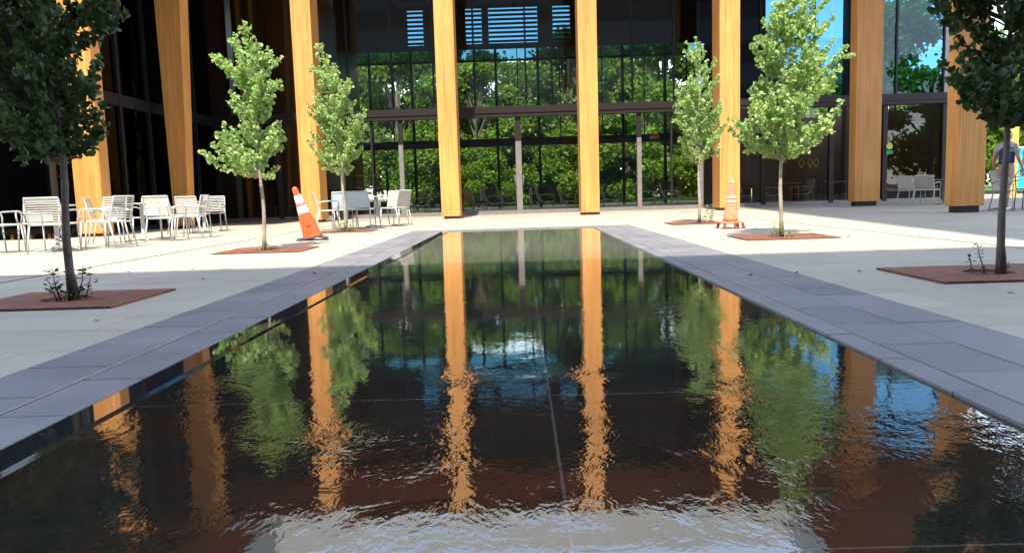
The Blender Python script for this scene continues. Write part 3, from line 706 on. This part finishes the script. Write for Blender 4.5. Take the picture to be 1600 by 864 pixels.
def table(label, loc, rz=.3, mat='white'):
    T = thing('patio_table', label, 'table', loc, rz, 'white patio tables')
    a = MB(); a.lathe([(.33, .712), (.345, .716), (.345, .732), (.338, .737)], 32); a.build('tabletop', MT[mat], T)
    a = MB(); a.lathe([(.075, .03), (.045, .06), (.036, .08), (.036, .69), (.10, .711)], 16); a.build('pedestal', MT[mat], T, smooth=True)
    a = MB()
    for k in range(4):
        c, s_ = math.cos(k * math.pi / 2), math.sin(k * math.pi / 2); a.tube([(c * .05, s_ * .05, .045), (c * .2, s_ * .2, .028), (c * .33, s_ * .33, .012)], [.026, .022, .014], 8)
    a.build('base', MT[mat], T)
H = math.pi
table('white round table, nearest of the left patio group', (-7.50, 12.35, 0))
table('white round table between facing chairs, middle of the left group', (-7.35, 14.9, 0), .7)
table('white round table behind the white solid back chair, farthest left', (-7.55, 18.3, 0), .1)
table('white round table among chairs behind the patio ginkgo', (-3.45, 18.6, 0), .5)
chair('slatted white chair cut by the left picture edge', 'slat', (-8.35, 12.2, 0), H * .85)
chair('slatted white chair facing the viewer, left of the nearest table', 'slat', (-8.02, 12.75, 0), H * .12)
chair('slatted white chair seen from behind, beside the shaded trunk', 'slat', (-7.30, 11.95, 0), H + .1)
chair('slatted white chair against the left column foot, facing the viewer', 'slat', (-7.22, 13.25, 0), -.3)
chair('slatted white chair seen side-on facing left to the nearest table', 'slat', (-6.80, 12.65, 0), -H / 2 - .15)
chair('slatted white chair seen side-on, back to back with the left facing one', 'slat', (-7.70, 14.25, 0), H / 2 + .35)
chair('white chair facing the viewer beyond the middle left table', 'solid', (-7.50, 15.55, 0), .1)
chair('slatted white chair with its back to the viewer at the middle table', 'slat', (-6.72, 14.55, 0), H - .15)
chair('slatted white chair right of the middle table, turned left', 'slat', (-6.62, 15.4, 0), -H / 2 + .1)
chair('small white chair in front of the tapered column', 'slat', (-7.95, 18.0, 0), H * .6)
chair('white chair with a solid back facing away, rightmost of the left group', 'solid', (-7.45, 17.5, 0), H - .12)
chair('white chair just behind the solid back chair', 'slat', (-7.60, 18.9, 0), .1)
chair('white side-on chair beside the tilted cone and column', 'slat', (-4.35, 17.4, 0), H / 2 + .3)
chair('white chair with pale blue back panel left of the ginkgo trunk', 'poster', (-4.10, 18.0, 0), H + .15)
chair('white chair with pale panel right of the ginkgo trunk', 'poster', (-3.68, 17.8, 0), H - .05)
chair('taupe backed white chair nearest the pool end', 'mesh', (-2.98, 18.35, 0), -H / 2 - .45)
chair('white chair at the left side of the ginkgo patio table', 'mesh', (-3.15, 19.1, 0), -.3)
GP = 'patio chairs in shade under the right canopy'
table('grey table under the right canopy beside the corner column', (12.45, 22.8, 0), .2, 'alu')
chair('white panel chair, leftmost under the right canopy', 'solid', (11.55, 22.9, 0), H / 2 + .4, GP)
chair('taupe backed chair under the right canopy facing the table', 'mesh', (11.80, 22.5, 0), H / 2 + .75, GP)
chair('white chair just left of the corner column under the canopy', 'slat', (12.95, 22.6, 0), -H / 2, GP)
chair('taupe chair behind the near right trunk', 'mesh', (10.55, 16.7, 0), .4, GP)
table('grey table at the right picture edge behind the trunk', (10.95, 17.6, 0), .2, 'alu')

# black metal chair at the right edge
T = thing('metal_chair', 'thin black metal chair at the right edge before the teal banner', 'chair', (11.15, 17.0, 0), H * .7)
for sx in (-1, 1):
    for fy in (-1, 1):
        l = MB(); l.tube([(sx * .22, fy * .22, 0), (sx * .20, fy * .19, .45)], .012, 6); l.build('leg', MT['black'], T)
l = MB(); l.box(-.21, .21, -.21, .21, .45, .47); l.build('seat', MT['black'], T)
l = MB(); l.tube([(-.2, .19, .46), (-.2, .27, .75), (-.12, .30, .85), (.12, .30, .85), (.2, .27, .75), (.2, .19, .46)], .012, 6); l.tube([(-.19, .25, .65), (.19, .25, .65)], .01, 6); l.build('backrest', MT['black'], T)

# ------------------------------------------------------------------ traffic cones
def rsq(hw, z, M, n=20):   # rounded-square ring for a cone's foot
    return [M @ Vector((hw * max(-1, min(1, 1.25 * math.cos(2 * math.pi * k / n))), hw * max(-1, min(1, 1.25 * math.sin(2 * math.pi * k / n))), z)) for k in range(n)]
def cone_mesh(prof, M, n=28):
    mb = MB(); mb.lathe(prof, n, M); return mb
T = thing('traffic_cone', 'bright orange cone leaning left with two white sleeves on the sunlit plaza', 'traffic cone', (-3.66, 13.35, 0), .25)
M = Matrix.Translation((.04, 0, .03)) @ Matrix.Rotation(R(-17), 4, 'Y')
cone_mesh([(.180, .0), (.165, .05), (.148, .12), (.121, .35), (.092, .48), (.055, .80), (.046, .90), (.035, .925), (.012, .935)], M).build('body', MT['orange'], T, smooth=True)
cone_mesh([(.1065, .44), (.0815, .585)], M).build('sleeve', MT['refl'], T, smooth=True)
cone_mesh([(.0785, .605), (.0595, .78)], M).build('sleeve', MT['refl'], T, smooth=True)
bs = MB()
vs = []
for x_, y_, z_ in ((-.24, -.24, .0), (-.06, -.25, .02), (.10, -.25, .055), (.30, -.24, .005), (.30, .24, .01), (.1, .25, .06), (-.06, .25, .02), (-.24, .24, .0)):
    vs.append((x_, y_, z_))
vs += [(a, b_, c + .025) for a, b_, c in vs]
bs.add(vs, [(0, 1, 6, 7), (1, 2, 5, 6), (2, 3, 4, 5), (15, 14, 9, 8), (14, 13, 10, 9), (13, 12, 11, 10), (0, 8, 9, 1), (1, 9, 10, 2), (2, 10, 11, 3), (3, 11, 12, 4), (4, 12, 13, 5), (5, 13, 14, 6), (6, 14, 15, 7), (7, 15, 8, 0)])
bs.build('base', MT['rubber'], T, bevel=.004)
def cs(u, v):   # point on the cone's front at angle u and height v, a hair proud
    r_ = .148 + (.121 - .148) * (v - .12) / .23 + .002; a = -math.pi / 2 + u; return M @ Vector((r_ * math.cos(a), r_ * math.sin(a), v))
gm = MB()
for (u0, v0), (u1, v1) in (((.0, .30), (.05, .21)), ((.05, .21), (.42, .25)), ((.05, .21), (-.40, .22)), ((.02, .16), (.06, .10)), ((-.1, .24), (.16, .24)), ((-.30, .26), (-.05, .19))):
    pts = [cs(u0 + (u1 - u0) * k / 4, v0 + (v1 - v0) * k / 4) for k in range(5)]; gm.tube(pts, [.003, .006, .006, .005, .002], 6)
gm.build('printed_mark', MT['graphic'], T)
T = thing('traffic_cone', 'faded peach orange cone standing on short rubber feet by the tall ginkgo', 'traffic cone', (3.55, 13.05, 0), .1)
M = Matrix.Translation((0, 0, .12)) @ Matrix.Rotation(R(2), 4, 'Y')
cone_mesh([(.128, .0), (.120, .06), (.095, .27), (.074, .40), (.045, .58), (.033, .66), (.028, .71), (.012, .72)], M).build('body', MT['orangeold'], T, smooth=True)
cone_mesh([(.0905, .315), (.0845, .35)], M).build('sleeve', MT['reflold'], T, smooth=True)
cone_mesh([(.0808, .375), (.0735, .42)], M).build('sleeve', MT['reflold'], T, smooth=True)
cone_mesh([(.0405, .63), (.0345, .68)], M).build('sleeve', MT['reflold'], T, smooth=True)
a = MB(); a.box(-.185, .185, -.185, .185, .09, .12); a.build('base', MT['orangeold'], T, bevel=.012)
for x_, y_ in ((-.15, -.15), (.15, -.15), (-.15, .15), (.15, .15), (.02, -.16), (.07, -.12)):
    a = MB(); a.tube([(x_ * 1.15, y_ * 1.1, .0), (x_, y_, .084)], [.030, .022], 8); a.build('foot', MT['maroon'], T)

# ------------------------------------------------------------------ lobby furniture
def lounge(label, loc, rz, m='uphol'):
    T = thing('lounge_chair', label, 'chair', loc, rz, 'lounge chairs in the lobby')
    sh = MB(); n = 8
    prof = [(-.30, .34), (-.1, .31), (.10, .32), (.24, .42), (.31, .62), (.36, .86)]
    for off in (0, .03):
        for y_, z_ in prof: sh.v += [(-.27, y_ + off * .6, z_ - off), (.27, y_ + off * .6, z_ - off)]
    k = len(prof)
    for i in range(k - 1):
        a = i * 2; sh.f += [(a, a + 1, a + 3, a + 2), (2 * k + a, 2 * k + a + 2, 2 * k + a + 3, 2 * k + a + 1), (a, a + 2, 2 * k + a + 2, 2 * k + a), (a + 1, 2 * k + a + 1, 2 * k + a + 3, a + 3)]; sh.mi += [0] * 4
    sh.f += [(0, 2 * k, 2 * k + 1, 1), (2 * k - 2, 2 * k - 1, 4 * k - 1, 4 * k - 2)]; sh.mi += [0, 0]
    sh.build('shell', MT['bent'], T)
    c = MB(); c.box(-.24, .24, -.28, .12, .345, .41); c.build('cushion', MT[m], T, bevel=.02)
    for sx in (-1, 1):
        l = MB(); l.tube([(sx * .26, -.30, .0), (sx * .27, -.28, .55), (sx * .28, -.1, .58), (sx * .28, .22, .56), (sx * .27, .30, .0)], .014, 6); l.build('side_frame', MT['bent'], T, smooth=True)
for x_, y_, rz, lb in ((-1.62, 28.1, 2.2, 'lounge chair just right of the left middle column'), (-1.0, 28.5, 1.8, 'lounge chair with pale curved arm in the left half of the middle bay'), (-.42, 28.2, 1.6, 'lounge chair just left of the middle door post'),
                       (.95, 28.4, 1.7, 'lounge chair right of the middle door post'), (1.75, 28.3, 1.5, 'lounge chair left of the right middle column'),
                       (2.75, 27.9, 1.5, 'lounge chair nearest the glass right of the right middle column'), (3.35, 28.7, 1.6, 'lounge chair left of the right door post'), (4.6, 28.3, 1.6, 'lounge chair right of the right door post'),
                       (5.5, 28.4, 1.5, 'lounge chair behind the small ginkgo trunk'), (-3.6, 28.4, -1.5, 'lounge chair left of the left middle column')):
    lounge(lb, (x_, y_, .05), rz)
def cafe(label, loc, cat='table'):
    T = thing('cafe_table', label, cat, loc, 0, 'dark lobby tables')
    a = MB(); a.box(-.45, .45, -.35, .35, .70, .73); a.build('tabletop', MT['alu'], T)
    for sx in (-1, 1):
        for sy in (-1, 1): a = MB(); a.box(sx * .42 - .015, sx * .42 + .015, sy * .32 - .015, sy * .32 + .015, 0, .699); a.build('leg', MT['black'], T)
cafe('small dark table seen low through the glass behind the patio table', (-3.1, 28.7, .05)); cafe('long low table seen beside the left middle column', (-2.65, 30.0, .05)); cafe('dark table in the right bay of the lobby', (9.7, 28.3, .05))
cafe('dark table behind the shaded right column', (11.3, 28.0, .05))
for x_, y_, rz, lb in ((9.1, 28.0, 1.2, 'dark chair left of the right bay table'), (10.4, 28.6, -1.4, 'dark chair right of the right bay table'), (8.0, 28.1, .4, 'dark chair beside the red bag')):
    lounge(lb, (x_, y_, .05), rz)
a = MB(); a.box(-.22, .22, -.16, .16, .0, .34); a.tube([(-.12, 0, .33), (-.1, 0, .44), (.1, 0, .44), (.12, 0, .33)], .012, 6)
a = a.build('tote_bag', MT['red'], bevel=.05); a.location = (-2.72, 29.0, .05); tag(a, 'red bag on the lobby floor left of the left middle column', 'bag')
a = MB(); a.box(-.10, .10, -.03, .03, 0, .75, Matrix.Rotation(R(-28), 4, 'Y')); a = a.build('folded_banner', MT['red'], bevel=.01); a.location = (7.75, 27.6, .06)
tag(a, 'red folded banner leaning behind the tall right ginkgo trunk', 'banner')
# bench and slatted rack behind the glass
T = thing('bench', 'pale low bench inside the glass left of the tilted cone', 'bench', (-7.95, 27.4, .05))
a = MB(); a.box(-.75, .75, -.2, .2, .40, .44); a.build('seat', MT['alu'], T, bevel=.01)
for sx in (-1, 1): a = MB(); a.box(sx * .7 - .03, sx * .7 + .03, -.18, .18, 0, .399); a.build('leg', MT['alu'], T)
T = thing('display_rack', 'black rack with pale shelves seen behind the patio ginkgo', 'rack', (-5.35, 28.0, .05))
for k in range(5): a = MB(); a.box(-.55, .55, -.2, .2, .55 + k * .22, .585 + k * .22); a.build('shelf', MT['alu'] if k % 2 else MT['white'], T)
for sx in (-1, 1): a = MB(); a.box(sx * .58 - .025, sx * .58 + .025, -.22, .22, 0, 1.6); a.build('side_frame', MT['black'], T)
a = MB(); a.box(-.55, .55, -.19, .19, 0, .5); a.build('cabinet', MT['black'], T)
# hanging diamond lanterns
for i, x_ in enumerate((9.98, 10.28, 10.5)):
    T = thing('diamond_lantern', ['leftmost yellow diamond ornament behind the right glass', 'middle yellow diamond ornament behind the right glass', 'dimmer rightmost diamond ornament behind the right glass'][i], 'ornament', (x_, 27.5, 1.28), 0, 'diamond ornaments')
    a = MB(); a.tube([(0, 0, 0), (.09, 0, .17), (0, 0, .34), (-.09, 0, .17), (0, 0, 0)], .018, 6); a.build('frame', MT['lemon'], T)
    a = MB(); a.tube([(0, 0, .34), (0, 0, 7.4)], .004, 4); a.build('cord', MT['black'], T)

# ------------------------------------------------------------------ beyond the right columns
T = thing('banner_stand', 'teal banner on a frame at the right edge beyond the plaza', 'banner', (20.4, 31.0, 0))
a = MB(); a.box(-.65, 2.2, -.03, .03, .25, 1.85); a.build('banner', MT['teal'], T)
for sx in (-.7, 2.24): a = MB(); a.box(sx - .04, sx + .04, -.05, .05, 0, 1.98); a.build('pole', MT['white'], T)
a = MB(); a.box(-.65, 2.2, -.035, .035, 1.86, 1.94); a.build('rail', MT['white'], T)
T = thing('garden_wall', 'amber wall panel between the last column and the teal banner', 'wall', (18.24, 29.0, 0))
a = MB(); a.box(-.19, .22, -.12, .12, 0, 3.2); a.build('panel', MT['yellow'], T, bevel=.01)
a = MB(); a.box(-.22, .25, -.14, .14, 3.202, 3.26); a.build('cap', MT['alu'], T)
# street lamp glimpsed through the lobby? a slim pale bollard
for i, (x_, y_) in enumerate(((.55, 38.8), (-1.9, 38.9))):
    a = MB(); a.lathe([(.07, 0), (.075, .02), (.07, .04), (.07, .88), (.05, .93), (.01, .95)], 14); a = a.build('bollard', MT['alu'], smooth=True); a.location = (x_, y_, 0)
    tag(a, ['pale bollard seen through the glass right of the middle door post', 'pale bollard seen through the glass left of the middle door post'][i], 'bollard', 'bollards on the garden path')

# ------------------------------------------------------------------ people
def skin_obj(name, verts, edges, radii, mat, parent, root=0, sub=2):
    me = bpy.data.meshes.new(name); me.from_pydata(verts, edges, []); o = bpy.data.objects.new(name, me); COL.objects.link(o); o.parent = parent
    md = o.modifiers.new('skin', 'SKIN'); md.use_smooth_shade = True
    for i, r_ in enumerate(radii):
        sv = me.skin_vertices[0].data[i]; sv.radius = r_ if isinstance(r_, tuple) else (r_, r_); sv.use_root = (i == root)
    sb = o.modifiers.new('sub', 'SUBSURF'); sb.levels = sub; sb.render_levels = sub; me.materials.append(mat); return o
def person(label, loc, rz, top, vest, bottom, long_hair=False, step=.16):
    # faces local +x, hips at about .92 m
    T = thing('person', label, 'person', loc, rz)
    V = []; E = []; Rr = []
    def a(p, r_, par=None):
        V.append(p); Rr.append(r_)
        if par is not None: E.append((par, len(V) - 1))
        return len(V) - 1
    pel = a((0, 0, .94), (.10, .15)); wst = a((0, 0, 1.10), (.095, .135), pel); ch = a((.005, 0, 1.28), (.11, .16), wst); sh = a((.0, 0, 1.42), (.085, .14), ch)
    nk = a((.01, 0, 1.50), .052, sh); ja = a((.02, 0, 1.57), .07, nk); hd = a((.02, 0, 1.65), (.088, .078), ja); tp = a((.015, 0, 1.73), (.06, .055), hd)
    ns = a((.105, 0, 1.61), .013, hd)
    ears = [a((.01, s * .078, 1.625), .014, hd) for s in (-1, 1)]
    for s in (-1, 1):
        hp = a((0, s * .09, .88), .085, pel); kx = s * step
        kn = a((kx * .6 + .03, s * .09, .50), .058, hp); an = a((kx - .03 + (-.06 if s < 0 else 0), s * .09, .09), .038, kn); tb = a((an and kx + .09 + (-.06 if s < 0 else 0), s * .10, .035), .034, an)
        so_ = a((0, s * .18, 1.40), .058, sh); el = a((-.03 - s * .05, s * .24, 1.13), .042, so_); wr = a((.06 - s * .1, s * .25, .90), .028, el); pm = a((.08 - s * .1, s * .25, .83), (.030, .020), wr)
        for f in range(4):
            k1 = a((.055 - s * .1 + f * .018, s * .25, .775 - (.008 if f in (1, 2) else 0)), .0085, pm); a((.058 - s * .1 + f * .018, s * .235, .735 - (.012 if f in (1, 2) else 0)), .0075, k1)
        th = a((.115 - s * .1, s * .245, .80), .0095, pm); a((.125 - s * .1, s * .235, .765), .0085, th)
    skin_obj('body', V, E, Rr, MT['skin'], T)
    def sub(name, chain, mat, sub_=2):
        v = [c[0] for c in chain]; e = [(c[2], i) for i, c in enumerate(chain) if c[2] is not None]; skin_obj(name, v, e, [c[1] for c in chain], mat, T, 0, sub_)
    sub('shirt', [((0, 0, .90), (.13, .175), None), ((0, 0, 1.15), (.118, .155), 0), ((0, 0, 1.29), (.128, .178), 1), ((0, 0, 1.42), (.098, .15), 2), ((0, 0, 1.475), (.066, .07), 3),
                  ((0, .19, 1.40), .073, 3), ((-.06, .235, 1.21), .062, 5), ((0, -.19, 1.40), .073, 3), ((.02, -.235, 1.21), .062, 7)], MT[top])
    if vest: sub('vest', [((0, 0, .93), (.142, .186), None), ((0, 0, 1.15), (.132, .168), 0), ((0, 0, 1.29), (.142, .186), 1), ((-.02, 0, 1.40), (.112, .13), 2)], MT[vest])
    ch_ = [((0, 0, 1.06), (.118, .16), None), ((0, 0, .90), (.125, .17), 0)]
    for s in (-1, 1):
        i0 = len(ch_); ch_ += [((.005, s * .092, .80), .098, 1), ((s * step * .6 + .02, s * .092, .52), .078, i0)]
    sub('shorts', ch_, MT[bottom])
    sub('hair', [((.0, 0, 1.66), (.098, .09), None), ((-.005, 0, 1.735), (.075, .07), 0)] + ([((-.06, 0, 1.58), (.05, .07), 0)] if long_hair else []), MT['hair'])
    for s in (-1, 1):
        kx = s * step; q = -.06 if s < 0 else 0
        sub('shoe', [((kx - .05 + q, s * .09, .045), (.048, .044), None), ((kx + .06 + q, s * .10, .040), (.044, .038), 0), ((kx + .15 + q, s * .10, .035), (.034, .03), 1)], MT['refl'] if vest else MT['blackcloth'])
    f = MB()
    for s in (-1, 1): f.lathe([(.004, -.002), (.010, 0), (.004, .003)], 8, Matrix.Translation((.101, s * .030, 1.645)) @ Matrix.Rotation(R(90), 4, 'Y'))
    f.build('eye', MT['blackcloth'], T)
    f = MB(); f.tube([(.094, -.025, 1.572), (.104, 0, 1.570), (.094, .025, 1.572)], .006, 6); f.build('mouth', MT['red'], T)
person('person in a navy vest and khaki shorts walking behind the right trunk', (10.62, 17.0, 0), .4, 'grey', 'navy', 'khaki')
person('person in a pale grey top and black shorts at the right edge', (12.05, 18.2, 0), -2.4, 'grey', None, 'blackcloth', True)
